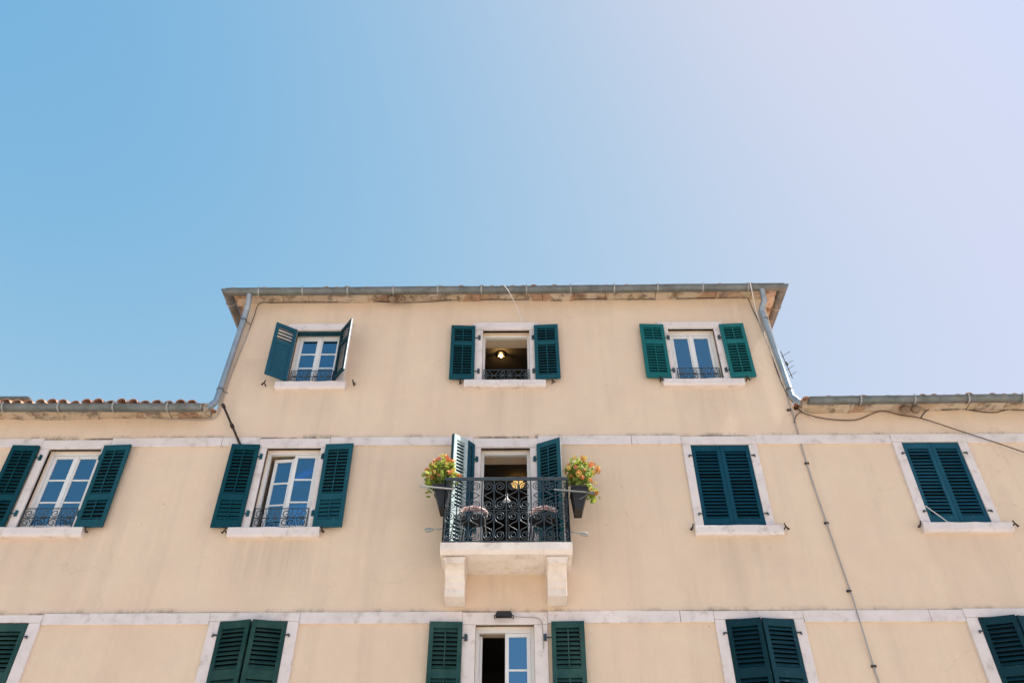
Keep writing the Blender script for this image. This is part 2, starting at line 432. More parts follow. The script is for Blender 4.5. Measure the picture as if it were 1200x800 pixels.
def grille(win, key, h, y=-.012, dx=0.0):
    x0, x1, z0, z1 = OPEN[key]; x0 += dx; x1 -= dx
    mb = MB(); r = .0075
    zb, zt = z0+.02, z0+h; zm = (zb+zt)/2
    for z in (zb, zm, zt): mb.tube([(x0, y, z), (x1, y, z)], .009, 6)
    q = (zt-zb)/4
    W = x1-x0
    def scroll(cx, cz, s, t):
        pts = []
        for i in range(22):
            a = i/21*2.6*math.pi; rr = q*.88*(1-.75*i/21)
            pts.append((cx+s*(rr*math.cos(a)), y, cz+t*rr*math.sin(a)))
        mb.tube(pts, r, 5)
    for cz, t in ((zb+q, 1), (zt-q, -1)):
        for cx, s in ((x0+q, 1), (x0+W/2-q, -1), (x0+W/2+q, 1), (x1-q, -1)): scroll(cx, cz, s, t)
    for a, b in ((x0+2*q, x0+W/2-2*q), (x0+W/2+2*q, x1-2*q)):
        for za, zc in ((zb, zt), (zt, zb)):
            mb.tube([(a+(b-a)*i/12, y, za+(zc-za)*(i/12+.06*math.sin(2*math.pi*i/12))) for i in range(13)], .006, 5)
    for x in (x0, x1): mb.tube([(x, y, zb), (x, y, zt)], .009, 6)
    mb.build('grille', IRON, win)
def shutter(win, hx, z0, w, h, side, ang, paint, panels, bar=True, y=-.05, tilt=None, broken=(), label=None, damaged=0, edge=False):
    """louvred leaf hinged at hx; side +1 extends right when closed (left-hand leaf); ang = degrees swung open"""
    mb = MB(); s = side; st = .062; th = .019
    mb.box(0, s*st, -th, th, 0, h); mb.box(s*(w-st), s*w, -th, th, 0, h)
    edges = [0]+[q for p in panels for q in p]+[1]
    rails = [(edges[i], edges[i+1]) for i in range(0, len(edges), 2)]
    for a, b in rails: mb.box(s*st, s*(w-st), -th+.001, th-.001, a*h, b*h)
    if tilt is None: tilt = -53 if ang > 110 else 55
    sd, tk = .056, .0075; pitch = .058
    for pi, (a, b) in enumerate(panels):
        tl_ = tilt[pi] if isinstance(tilt, (list, tuple)) else tilt
        n = max(2, int((b-a)*h/pitch)); stp = (b-a)*h/n
        for i in range(n):
            zc = a*h+stp*(i+.5)
            tt = tl_+random.uniform(-3, 3)+(random.uniform(-14, 10) if random.random() < damaged else 0)
            mt = Matrix.Translation((0, 0, zc)) @ Matrix.Rotation(R(tt), 4, 'X')
            mb.box(s*(st-.004), s*(w-st+.004), -sd/2, sd/2, -tk/2, tk/2, mt)
        if bar:
            for yb in ((th+.001, th+.013),):
                mb.box(s*(w/2-.008), s*(w/2+.008), yb[0], yb[1], a*h+.02, b*h-.015)
    # hinge straps belong to the leaf
    o = mb.build('shutter', paint, win, bevel=.003, loc=(hx, y, z0), rz=-s*R(ang))
    sag = R(random.uniform(-.5, .5)) if ang > 160 else 0
    o.rotation_euler.y = sag
    if label: o['label'] = label
    if ang > 150:                                         # added dark board, paints the shade seen between the slats
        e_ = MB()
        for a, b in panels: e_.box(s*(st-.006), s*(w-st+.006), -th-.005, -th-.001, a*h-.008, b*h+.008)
        e_.build('added_shutter_back', GAPSHADE, win, loc=(hx, y, z0), rz=-s*R(ang))
    if edge:                                              # pale strip, sunlight painted on the free edge of the leaf
        e_ = MB(); e_.box(s*(w+.001), s*(w+.007), -th*.7, th*.5, .01, h-.01); e_.build('sun_painted_edge', SUNEDGE, win, loc=(hx, y, z0), rz=-s*R(ang))
    return o
def hinge(win, x, z, s, far=.11, mt=None):
    """painted hinge: upright plate on the jamb, knuckle and a short strap to the leaf"""
    mb = MB(); mb.box(x-.011, x+.011, -.056, -.036, z-.045, z+.045); mb.box(min(x, x-s*far), max(x, x-s*far), -.052, -.046, z-.009, z+.009)
    mb.lathe((x-s*.02, -.056, z-.05), [(.012, 0), (.012, .10)], 8)
    mb.build('hinge', mt or TEAL, win)
def hook(win, x, z, s=1):
    """iron shutter holdback standing out of the wall"""
    mb = MB(); mb.tube([(x, .02, z), (x, -.10, z)], .010, 6); mb.tube([(x-.012*s, -.10, z+.055), (x, -.105, z+.01), (x+.035*s, -.10, z-.045), (x+.05*s, -.10, z-.03)], .011, 6)
    mb.build('shutter_catch', RUST, win)
def latch(win, x, z, s=1):
    mb = MB(); mb.tube([(x-s*.05, -.05, z), (x, -.06, z), (x+s*.012, -.06, z-.03)], .011, 6); mb.tube([(x, -.03, z), (x, -.065, z)], .014, 6)
    mb.build('hinge_pin', IRON, win)

TOPP = [(.075, .62), (.69, .935)]         # panels from the bottom: long below, short above
MIDP = [(.085, .315), (.385, .93)]
LOWP = [(.09, .47), (.56, .93)]
ONEP = [(.085, .925)]
# --- top storey
k = 'T1'; win = surround(k, 'window', (-4.16, -2.93), .16); casement(win, k, 3, top=.02); grille(win, k, .27, dx=.05)
b_ = MB(); b_.box(OPEN[k][0], OPEN[k][1], .0, .05, 11.16, 11.228); b_.build('shutter_frame', TEALD, win)
shutter(win, -3.985, 10.05, .40, 1.17, 1, 145.5, TEALB, TOPP, False, -.045, tilt=(73, -15), label='half open blue teal shutter')
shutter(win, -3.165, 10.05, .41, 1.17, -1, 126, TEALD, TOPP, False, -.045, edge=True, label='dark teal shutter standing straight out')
for x, s in ((-4.34, -1), (-2.80, 1)): hook(win, x, 9.98, s)
k = 'T2'; win = surround(k, 'window', (-.88, .55), .15); grille(win, k, .26, dx=.0)
shutter(win, -.70, 10.05, .44, 1.23, 1, 177, TEAL, TOPP, True, -.067, damaged=.05); shutter(win, .37, 10.05, .44, 1.24, -1, 177, TEAL, TOPP, True, -.067)
for x, s in ((-.62, 1), (.33, -1)):
    for z in (10.25, 11.02): hinge(win, x, z, s, .10, IRON)
for x in (-.95, .66): hook(win, x, 10.0)
fr = MB(); x0, x1, z0, z1 = OPEN[k]
fr.box(x0, x0+.04, .13, .2, z0, z1); fr.box(x1-.04, x1, .13, .2, z0, z1); fr.box(x0+.04, x1-.04, .131, .199, z1-.05, z1); fr.build('casement_frame', WHITE, win)
k = 'T3'; win = surround(k, 'window', (2.58, 4.0), .15); casement(win, k, 1, top=.02); grille(win, k, .27, dx=.05)
shutter(win, 2.745, 10.06, .44, 1.23, 1, 177, TEALG, TOPP, True, -.067, tilt=-64); shutter(win, 3.78, 10.06, .44, 1.23, -1, 177, TEALG, TOPP, True, -.067, tilt=-58, damaged=.1)
for x, s in ((2.82, 1), (3.72, -1)):
    for z in (10.25, 11.0): hinge(win, x, z, s, .10, IRON)
for x in (2.55, 4.05): hook(win, x, 10.03)
# --- second storey
k = 'L1'; win = surround(k, 'window', (-7.95, -6.56), .16); casement(win, k, 3, top=.0); grille(win, k, .34, dx=.03)
shutter(win, -7.79, 7.265, .43, 1.465, 1, 177, TEAL, MIDP, True, -.067); shutter(win, -6.72, 7.265, .45, 1.465, -1, 177, TEAL, MIDP, True, -.067, damaged=.1)
for z in (7.52, 8.52): hinge(win, -7.70, z, 1); hinge(win, -6.75, z, -1, .04)
for x in (-6.52,): hook(win, x, 7.22)
k = 'L2'; win = surround(k, 'window', (-4.36, -2.96), .16); casement(win, k, 3, R(6), top=.0); grille(win, k, .34, dx=.03)
shutter(win, -4.175, 7.245, .455, 1.485, 1, 177, TEAL, MIDP, True, -.067, tilt=(-76, -53), damaged=.08); shutter(win, -3.085, 7.245, .455, 1.485, -1, 177, TEAL, MIDP, True, -.067, tilt=(-76, -53))
for z in (7.5, 8.52): hinge(win, -4.11, z, 1, .07); hinge(win, -3.13, z, -1, .05)
hook(win, -4.39, 7.19, -1); hook(win, -2.93, 7.2, 1)
for k, sp in (('R1', (2.72, 4.06)), ('R2', (6.17, 7.53))):
    win = surround(k, 'window', sp, .165); x0, x1, z0, z1 = OPEN[k]
    w_ = (x1-x0)/2-.003
    shutter(win, x0+.001, z0+.012, w_, z1-z0-.02, 1, 0, TEALB, ONEP, False, .0, damaged=.04 if k == 'R1' else .12); shutter(win, x1-.001, z0+.012, w_, z1-z0-.02, -1, 0, TEALB, ONEP, False, .0, damaged=.15)
    bl_ = MB(); bl_.box(x0+.004, x1-.004, .075, .085, z0+.004, z1-.004); bl_.build('gap_shade_sheet', GAPSHADE, win)  # added dark sheet, painted shade behind the closed slats
    for z in (z0+.2, z1-.22): latch(win, x0-.05, z, -1); latch(win, x1+.05, z, 1)
    hook(win, sp[0]-.03, z0-.05, -1); hook(win, sp[1]+.03, z0-.05, 1)
    if k == 'R2':
        c_ = MB(); c_.tube([at(1084.5, 592.5, -.05), at(1112.5, 612.5, -.06)], .007, 6); tag(c_.build('shutter_cord', CABLEW, win), 'white cord across the corner')
# --- first storey, cut by the picture's lower edge
for k, pt, an in (('BL1', TEALF, (0, 0)), ('BL2', TEALF, (14, 14.6)), ('BR1', TEALD, (13, 11)), ('BR2', TEALD, (18, 14))):
    x0, x1, z0, z1 = OPEN[k]
    win = surround(k, 'window', (SUR[k][0]-.03, SUR[k][1]+.03), .16); w_ = (x1-x0)/2-.004
    shutter(win, x0+.004, z0+.012, w_, z1-z0-.03, 1, an[0], pt, LOWP, False, -.03, damaged=.2); shutter(win, x1-.004, z0+.012, w_, z1-z0-.03, -1, an[1], pt, LOWP, False, -.03, damaged=.2)
    bl_ = MB(); bl_.box(x0+.004, x1-.004, .075, .085, z0+.004, z1-.004); bl_.build('gap_shade_sheet', GAPSHADE, win)  # added sheet again, its dark colour is the shade in the gaps
    for z in (z0+.2, z1-.2): latch(win, x0-.05, z, -1); latch(win, x1+.05, z, 1)
k = 'D'; win = surround(k, 'window', None); casement(win, k, 4, top=.02, left=False)
x0, x1, z0, z1 = OPEN[k]
l = MB(); l.box(0, -.052, -.02, .03, z0+.05, z1-.08); l.box(-.30, -.352, -.02, .03, z0+.05, z1-.08); l.box(-.052, -.30, -.019, .029, z1-.13, z1-.08); l.box(-.052, -.30, -.019, .029, z0+.05, z0+.12)
l.build('casement_leaf', WHITE, win, loc=(x0+.06, .21, 0), rz=R(-86))
shutter(win, -.745, 3.78, .46, 2.01, 1, 177, TEALF, [(.05, .3), (.36, .62), (.68, .955)], True, -.067, damaged=.15); shutter(win, .485, 3.78, .46, 2.01, -1, 177, TEALF, [(.05, .3), (.36, .62), (.68, .955)], True, -.067, damaged=.15)
for x, s in ((-.68, 1), (.40, -1)):
    for z in (4.1, 5.58): hinge(win, x, z, s, .10, IRON)

# --- balcony door
k = 'B'; win = surround(k, 'balcony_door', None)
x0, x1, z0, z1 = OPEN[k]
fr = MB(); fr.box(x0, x0+.05, .10, .17, z0, z1); fr.box(x1-.05, x1, .10, .17, z0, z1); fr.box(x0+.05, x1-.05, .101, .169, z1-.06, z1); fr.build('door_frame', WHITE, win)
hB = 2.02
shutter(win, -.66, 6.70, .165, hB, 1, 128, TEALB, [(.05, .3), (.36, .955)], False, -.055)
hx_, hy_ = -.66+.172*math.cos(R(128)), -.055-.172*math.sin(R(128))
wf = shutter(win, hx_, 6.70, .285, hB, 1, 137, SUNPALE, [(.05, .3), (.36, .955)], False, hy_, label='outer fold of the left shutter, pale colour painted as sunlight')  # fold added to carry the sunlit part of the leaf as pale colour
e_ = MB(); e_.box(.0, .296, -.036, -.0215, .003, hB-.003); e_.box(.2865, .297, -.0205, .021, .003, hB-.003); e_.build('added_shutter_back', TEALD, win, loc=wf.location, rz=wf.rotation_euler.z); shutter(win, .365, 6.70, .42, hB, -1, 151, TEAL, [(.05, .3), (.36, .955)], True, -.055, edge=True)
for z in (7.2, 8.45): hinge(win, -.60, z, 1, .07); hinge(win, .31, z, -1, .07)

# ------------------------------------------------------------------ balcony
BX0, BX1, BY, BZ0, BZ1 = -1.055, .805, -.73, 6.515, 6.672
bal = MB()
prof = [(0.0, BZ0), (BY+.05, BZ0), (BY+.012, BZ0+.04), (BY, BZ0+.05), (BY, BZ1), (0.0, BZ1)]
bal.prism(prof, BX0, BX1)
bmesh.ops.subdivide_edges(bal.bm, edges=[e for e in bal.bm.edges if abs(e.verts[0].co.x-e.verts[1].co.x) > .5], cuts=14)
for v in bal.bm.verts:
    if v.co.y < -.01: v.co += Vector((0, noise.noise(v.co*6)*.006, noise.noise(v.co*5+Vector((3, 3, 3)))*.005))
balcony = bal.build('balcony', CORBELM, house)
for xa, xb in ((-.995, -.715), (.455, .725)):
    c = MB()
    pr = [(.0, 6.50), (-.63, 6.512), (-.63, 6.42)]
    pr += [(-.63+.23*math.sin(t*math.pi/2), 6.42-.15*(1-math.cos(t*math.pi/2))) for t in (.25, .5, .75, 1)]
    pr += [(-.375, 6.262), (-.36, 6.18), (-.335, 6.18), (-.33, 6.055), (.0, 6.03)]
    c.prism(pr, xa, xb)
    c.prism([(-.01, 6.46), (-.645, 6.462), (-.645, 6.498), (-.01, 6.499)], xa-.018, xb+.018)
    for v in c.bm.verts: v.co += Vector((noise.noise(v.co*9)*.008, noise.noise(v.co*8+Vector((5, 0, 0)))*.008 if v.co.y < -.05 else 0, 0))
    c.build('corbel', CORBELM, balcony, bevel=.008)
# railing
def scroll_path(bw, hh, s):
    """C-scroll in a bay: spirals at both ends, the body touching the bar half way up; local (u,v)"""
    r1 = .073; cx, cz = bw/2-.002, .088
    low = []
    for i in range(27):
        f = i/26; a = math.pi+ (1-f)*math.pi*3.6; rr = .016+(r1-.014)*f
        low.append((cx+rr*math.cos(a), cz+rr*math.sin(a)))
    up = [(u, hh-v) for u, v in low]
    x_t = bw-.042
    A = low[-1]
    body = [(A[0]+.004, A[1]+.04), (A[0]+.022, A[1]+.085), (x_t-.03, hh/2-.025), (x_t, hh/2), (x_t-.03, hh/2+.025), (A[0]+.022, hh-A[1]-.085), (A[0]+.004, hh-A[1]-.04)]
    pts = low+body+up[::-1]
    return [(bw-u if s < 0 else u, v) for u, v in pts]
rail = MB(); ZR0, ZR1 = BZ1+.03, BZ1+1.03
def rail_run(p, q, n, start=1):
    p, q = Vector(p), Vector(q); L = (q-p).length; d = (q-p)/L; bw = L/n
    P = lambda u, z: Vector((p.x+d.x*u, p.y+d.y*u, z))
    for z, r in ((ZR0, .010), (ZR0+.485, .006), (ZR1-.02, .009)): rail.tube([P(0, z), P(L, z)], r, 6)
    for i in range(n+1): rail.tube([P(i*bw, BZ1-.01), P(i*bw, ZR1)], .0095, 6)
    for i in range(n):
        for row in range(2):
            pts = scroll_path(bw, .475, 1 if (i+start) % 2 else -1)
            rail.tube([P(i*bw+u, ZR0+.008+row*.482+v) for u, v in pts], .0072, 5)
RX0, RX1, RY = BX0+.025, BX1-.025, BY+.03
rail_run((RX0, RY, 0), (RX1, RY, 0), 10)
rail_run((RX0, -.02, 0), (RX0, RY, 0), 4); rail_run((RX1, RY, 0), (RX1, -.02, 0), 4)
hp = [(RX0, -.0, ZR1+.008), (RX0, RY, ZR1+.008), (RX1, RY, ZR1+.008), (RX1, .0, ZR1+.008)]
rail.tube(hp, .019, 6, flat=.8)
rail.build('railing', IRON, balcony, smooth=40)
# arms for the washing line, upper and lower, on both ends
for a, b, y in (((532, 573), (497, 569.5), -.715), ((649, 573.5), (692, 577), -.715)):
    s = MB(); A, B = at(*a, y), at(*b, y); s.tube([A, B], .0125, 7); d = (B-A).normalized()
    s.tube([B-d*.02, B+d*.06], [.022, .028], 8); s.tube([B, B+Vector((-d.x*.25, .12, -.10))], .008, 6)
    s.build('line_arm', STRAP if a[0] < 600 else ZINC, balcony, smooth=40)
for a, b, y in (((521, 619), (505, 620.5), -.45), ((664, 622), (682, 625), -.45)):
    s = MB(); A, B = at(*a, y), at(*b, y); s.tube([A, B], .010, 6); d = (B-A).normalized(); s.tube([B-d*.03, B+d*.03, B+d*.09], [.020, .036, .026], 8)
    s.build('line_arm', STRAP, balcony, smooth=40)

# ------------------------------------------------------------------ eaves, gutters, roofs
def cornice(path, zb, zt, proj, waves=.03):
    """rough stones along a polyline of the wall's outer face (plan), projecting outwards"""
    mb = MB()
    for (a, b, nrm, zb0, zb1) in path:
        a, b, nrm = Vector((*a, 0)), Vector((*b, 0)), Vector((*nrm, 0)); L = (b-a).length; d = (b-a)/L; x = 0.
        while x < L-.02:
            l = min(random.uniform(.35, .85), L-x)
            if L-x-l < .25: l = L-x
            pj = proj+random.uniform(-.03, .02); dz = random.uniform(-.02, .015)
            nx = max(2, int(l/.08)); rows = []
            for i in range(nx+1):
                u = x+.004+(l-.008)*i/nx; base = a+d*u; z0 = zb0+(zb1-zb0)*u/L+dz
                wv = noise.noise(Vector((u*.7, zb, 3.1)))*waves
                ring = []
                for (o, z) in ((-.06, z0+wv-.004), (.05, z0+wv), (pj*.55, z0+.012+wv*.7), (pj*.93, z0+.02), (pj, z0+.05), (pj, zt+zb0-zb), (-.06, zt+zb0-zb)):
                    p = base+nrm*o; p.z = z
                    nn = noise.noise_vector(p*5.5)*.016
                    ring.append(mb.bm.verts.new(p+nn*(0 if o < 0 else 1)))
                rows.append(ring)
            for A, B in zip(rows, rows[1:]):
                for j in range(7): mb.bm.faces.new((A[j], A[(j+1) % 7], B[(j+1) % 7], B[j]))
            mb.bm.faces.new(rows[0][::-1]); mb.bm.faces.new(rows[-1])
            x += l
    return mb.build('cornice', RUBBLE, house, smooth=35)
cornice([((XL-.20, 0), (XR+.20, 0), (0, -1), 11.95, 11.995), ((XL, 6), (XL, 0.02), (-1, 0), 11.97, 11.965), ((XR, .02), (XR, 6), (1, 0), 11.985, 11.99)], 11.955, 12.055, .235, .055)
cornice([((WX0, 0), (XL-.05, 0), (0, -1), 9.36, 9.285)], 9.36, 9.46, .235, .05)
cornice([((XR+.08, 0), (WX1, 0), (0, -1), 9.36, 9.42)], 9.36, 9.48, .235, .05)
def gutter(path, r, strap_at):
    """half-round trough swept along a plan path with mitred corners"""
    mb = MB(); P0 = [Vector(p) for p in path]; P = []
    for a, b in zip(P0, P0[1:]):
        q = max(1, int((b-a).length/.6))
        for i in range(q):
            p = a+(b-a)*i/q
            if i: p.z += noise.noise(p*.9)*.016-.004; p.y += noise.noise(p*.8+Vector((5, 5, 5)))*.010
            P.append(p)
    P.append(P0[-1]); n = len(P)
    outer = [math.pi+math.pi*i/10 for i in range(11)]
    prof = [(math.cos(a)*r, math.sin(a)*r) for a in outer]+[(math.cos(a)*(r-.006), math.sin(a)*(r-.006)) for a in outer[::-1]]
    bead = [(-r-.004, .004), (-r-.012, .010), (-r-.004, .016), (-r+.006, .008)]
    for pr in (prof,):
        rings = []
        for i, p in enumerate(P):
            d0 = (p-P[i-1]).normalized() if i else (P[1]-p).normalized()
            d1 = (P[i+1]-p).normalized() if i < n-1 else d0
            t = (d0+d1).normalized(); k = 1/max(.3, t.dot(d0))
            out = Vector((t.y, -t.x, 0))                        # to the right of the walking direction = outwards
            rings.append([mb.bm.verts.new(p-out*u*k+Vector((0, 0, v))) for u, v in pr])
        for A, B in zip(rings, rings[1:]):
            for j in range(len(pr)): mb.bm.faces.new((A[j], A[(j+1) % len(pr)], B[(j+1) % len(pr)], B[j]))
        for ring in (rings[0], rings[-1]):                        # closed stop ends
            m_ = len(outer)
            mb.bm.faces.new(ring[:m_])
    for a, b in zip(P, P[1:]):
        t = (b-a).normalized(); out = Vector((t.y, -t.x, 0)); mb.tube([a+out*(r+.002)+Vector((0, 0, .006)), b+out*(r+.002)+Vector((0, 0, .006))], .010, 6)
    g_ = mb.build('gutter', ZINC, house, smooth=40)
    for (a, b, spac, off) in strap_at:
        a, b = Vector(a), Vector(b); L = (b-a).length; d = (b-a)/L; out = Vector((d.y, -d.x, 0)); u = off
        while u < L-.05:
            s = MB(); c = a+d*u
            pts = [c+out*(-math.cos(t)*(r+.009))+Vector((0, 0, math.sin(t)*(r+.009))) for t in [math.pi+math.pi*i/12 for i in range(13)]]
            pts = [pts[0]+Vector((0, 0, .03))]+pts+[pts[-1]+Vector((0, 0, .025))]
            for A, B in zip(pts, pts[1:]):
                pass
            hw = d*.014
            vs = [(s.bm.verts.new(p-hw), s.bm.verts.new(p+hw)) for p in pts]
            cen = c
            vo = [(s.bm.verts.new(cen+(p-cen)*1.05-hw), s.bm.verts.new(cen+(p-cen)*1.05+hw)) for p in pts]
            for i in range(len(pts)-1):
                s.bm.faces.new((vo[i][0], vo[i+1][0], vo[i+1][1], vo[i][1])); s.bm.faces.new((vs[i][0], vs[i][1], vs[i+1][1], vs[i+1][0]))
                s.bm.faces.new((vo[i][0], vs[i][0], vs[i+1][0], vo[i+1][0])); s.bm.faces.new((vo[i][1], vo[i+1][1], vs[i+1][1], vs[i][1]))
            s.build('gutter_strap', STRAP, g_)
            u += spac*random.uniform(.97, 1.03)
    return g_
GR = .082
zl, zr = 11.965, 12.015
gutter([(XL-.305, 6, zl+.01), (XL-.305, -.305, zl), (XR+.305, -.305, zr), (XR+.305, 6, zr+.01)], GR,
       [((XL-.305, -.305, zl), (XR+.305, -.305, zr), .83, .62), ((XL-.305, 6, zl+.01), (XL-.305, -.305, zl), .85, .9), ((XR+.305, -.305, zr), (XR+.305, 6, zr+.01), .85, .55)])
gutter([(WX0-.1, -.305, 9.385), (-5.2, -.305, 9.33)], GR, [((WX0-.1, -.305, 9.385), (-5.2, -.305, 9.33), .93, .5)])
gutter([(4.90, -.305, 9.405), (WX1+.1, -.305, 9.47)], GR, [((4.90, -.305, 9.405), (WX1+.1, -.305, 9.47), .91, .85)])
def tiles(x0, x1, y0, z0, slope, length, zoff, zdx=0., jit=.012, per=.195):
    """barrel tiles: rows of half round cover tiles over a deck, laid course over course"""
    mb = MB(); n = int((x1-x0)/per); ca, sa = math.cos(slope), math.sin(slope)
    for i in range(n):
        xc = x0+per*(i+.5); base = z0+zdx*(xc-x0)+zoff+random.uniform(-jit, jit); yj = random.uniform(-.025, .02)
        s = 0.; first = True; cseg = 0
        while s < length:
            l = .38 if cseg < 3 else length-s
            r0, r1 = .083+random.uniform(-.005, .005), .072
            rings = []
            for (q, rr, lift) in ((s, r0, .012), (s+l+.04, r1, 0.)):
                ring = []
                for k_ in range(9):
                    a = math.pi*k_/8; ring.append((math.cos(a)*rr, math.sin(a)*rr*.85))
                for k_ in range(8, -1, -1):
                    a = math.pi*k_/8; ring.append((math.cos(a)*(rr-.013), math.sin(a)*(rr-.013)*.85))
                rings.append([mb.bm.verts.new((xc+u, y0+yj+q*ca-v*sa*.3, base+q*sa+v+lift)) for u, v in ring])
            A, B = rings; m_ = len(A)
            for j in range(m_): mb.bm.faces.new((A[j], A[(j+1) % m_], B[(j+1) % m_], B[j]))
            mb.bm.faces.new(A[::-1]); mb.bm.faces.new(B)
            s += l; cseg += 1
    zb = z0+.085
    v = [(x0, y0+.13, zb), (x1, y0+.13, zb+zdx*(x1-x0)), (x1, y0+length*ca, zb+zdx*(x1-x0)+length*sa), (x0, y0+length*ca, zb+length*sa)]
    A = [mb.bm.verts.new(p) for p in v]; B = [mb.bm.verts.new((p[0], p[1], p[2]-.04)) for p in v]
    mb.bm.faces.new(A); mb.bm.faces.new(B[::-1])
    for j in range(4): mb.bm.faces.new((A[j], A[(j+1) % 4], B[(j+1) % 4], B[j]))
    return mb
def roof(x0, x1, y0, z0, slope, length, zoff, zdx=0., jit=.012):
    mb = tiles(x0, x1, y0, z0, slope, length, zoff, zdx, jit)
    ridge_y = y0+length*math.cos(slope); ridge_z = z0+zoff+length*math.sin(slope)
    # the far side of the roof, a plain tiled plane going down to the back wall
    a = [(x0, ridge_y, ridge_z+.03), (x1, ridge_y, ridge_z+.03+zdx*(x1-x0)), (x1, DEP+.6, z0+zdx*(x1-x0)), (x0, DEP+.6, z0)]
    A = [mb.bm.verts.new(p) for p in a]; B = [mb.bm.verts.new((p[0], p[1], p[2]-.08)) for p in a]
    mb.bm.faces.new(A); mb.bm.faces.new(B[::-1])
    for j in range(4): mb.bm.faces.new((A[j], A[(j+1) % 4], B[(j+1) % 4], B[j]))
    mb.tube([(x0, ridge_y, ridge_z+.06), (x1, ridge_y, ridge_z+.06+zdx*(x1-x0))], .10, 8)
    return mb.build('roof', TILE, house, smooth=45)
roofL = roof(WX0-.1, -5.10, -.335, 9.385, R(18), 4.3, .045, -.0074)
roofR = roof(4.78, WX1+.1, -.30, 9.405, R(18), 4.3, .004, .0088, .016)
# hipped roof over the middle block
hip = tiles(XL-.30, XR+.30, -.30, 11.965, R(18), .9, .012, .0048, .012)
e = [(XL-.26, -.26), (XR+.26, -.26), (XR+.26, DEP+.6), (XL-.26, DEP+.6)]
A = [hip.bm.verts.new((p[0], p[1], 12.045)) for p in e]; r0_, r1_ = hip.bm.verts.new((XL+3.6, 4.1, 13.25)), hip.bm.verts.new((XR-3.6, 4.1, 13.25))
for f in ((A[0], A[1], r1_, r0_), (A[1], A[2], r1_), (A[2], A[3], r0_, r1_), (A[3], A[0], r0_), (A[3], A[2], A[1], A[0])): hip.bm.faces.new(f)
hip.build('roof', TILE, house, smooth=45)
# chimney on the left wing: only its cap slab shows over the tiles
ch = MB(); c1 = at(34, 467.5, .55)
ch.box(c1.x-.75, c1.x-.30, .60, 1.05, 9.5, c1.z+.01); chim = ch.build('chimney', PLASTER, roofL)
ch = MB(); ch.box(c1.x-.9, c1.x, .55, .70, c1.z+.012, c1.z+.05); ch.box(c1.x-.88, c1.x-.06, .57, 1.0, c1.z+.052, c1.z+.085); ch.build('chimney_cap', ZINC, roofL, bevel=.005)

# downpipes
def downpipe(path, r, clamps, name='downpipe'):
    mb = MB(); mb.tube(path, r, 12)
    for i in (1, 2):
        pass
    o = mb.build(name, PIPE, house, smooth=50)
    for a, b in clamps:
        c = MB(); d = (b-a).normalized(); c.tube([a-d*.018, a+d*.018], r+.008, 12); c.tube([a, Vector((a.x+.12, .02, a.z))], .008, 6)
        c.build('pipe_clamp', ZINC, o)
    for i in range(1, len(path)-1):
        c = MB(); d = (Vector(path[i+1])-Vector(path[i])).normalized(); p = Vector(path[i])+d*.03; c.tube([p, p+d*.10], r+.005, 12); c.build('pipe_sleeve', PIPE, o, smooth=50)
    return o
PY = -.10
pl = [at(292.5, 343.5, -.30), at(291.0, 356, -.22), at(286.5, 372, PY), at(253.5, 470, PY), at(243, 478.5, -.2)]
downpipe(pl, .052, [(at(285.5, 375.5, PY), at(281, 389, PY)), (at(258, 456.5, PY), at(256, 463, PY))])
pr_ = [at(892.5, 338.5, -.30), at(895.5, 352, -.22), at(892, 364, PY), at(928.5, 465, PY), at(938, 471.5, -.2)]
downpipe(pr_, .052, [(at(896.5, 374, PY), at(900, 384, PY)), (at(925, 456.5, PY), at(927, 462, PY))])

# nests tucked under the eaves
def nest(name, a, b, y, label, group):
    root = empty(name, at((a[0]+b[0])/2, (a[1]+b[1])/2, y), label, 'nest', group)
    for c, hole in ((a, 0), (b, 1)):
        p = at(*c, y)-root.location; s = MB()
        bmesh.ops.create_icosphere(s.bm, subdivisions=3, radius=.072)
        for v in s.bm.verts:
            v.co *= 1+noise.noise(v.co*24+Vector((c[0], 0, 0)))*.16
            if hole and v.co.normalized().dot(Vector((.1, -.8, -.45)).normalized()) > .86: v.co *= .35
            v.co += p
        s.build('nest_cup', MUD, root, smooth=60)
nest('bird_nest', (459.5, 350.5), (471, 351), -.17, 'brown double mud nest under the eaves of the raised middle block', 'mud nests under the eaves')
nest('bird_nest', (1073, 479.5), (1060.5, 480), -.15, 'brown double mud nest under the eaves of the lower right wing', 'mud nests under the eaves')

# ------------------------------------------------------------------ cables and wires
def smoothpath(P, n=6):
    P = [Vector(p) for p in P]; out = []
    for i in range(len(P)-1):
        a, b, c, d = P[max(0, i-1)], P[i], P[i+1], P[min(len(P)-1, i+2)]
        for k_ in range(n):
            t = k_/n; out.append(.5*((2*b)+(-a+c)*t+(2*a-5*b+4*c-d)*t*t+(-a+3*b-3*c+d)*t**3))
    return out+[P[-1]]
def cable(name, pts, r, mat, label, cat='cable', clips=()):
    mb = MB(); mb.tube(smoothpath([at(*p) for p in pts]), r, 6)
    o = tag(mb.build(name, mat, smooth=60), label, cat)
    for c in clips:
        s = MB(); p = at(*c, -.02); s.box(p.x-.032, p.x+.032, -.03, .005, p.z-.014, p.z+.014); s.tube([p+Vector((-.03, -.005, 0)), p+Vector((.03, -.005, 0))], .017, 6); s.build('cable_clip', CABLEK, o)
    return o
cable('wall_conduit', [(889.5, 377, -.025), (899, 401, -.025), (908, 425, -.022), (927, 478, -.022), (945.5, 543, -.022), (969, 613, -.024), (996.5, 692, -.024), (1007.5, 727, -.06), (1024, 781, -.024), (1031.5, 803, -.022), (1050, 860, -.022)], .0115, CABLEG,
      'long grey conduit running down the wall right of the balcony', 'conduit', [(924.5, 480), (945.5, 542.5), (968.5, 612.5), (995, 692), (1024, 780)])
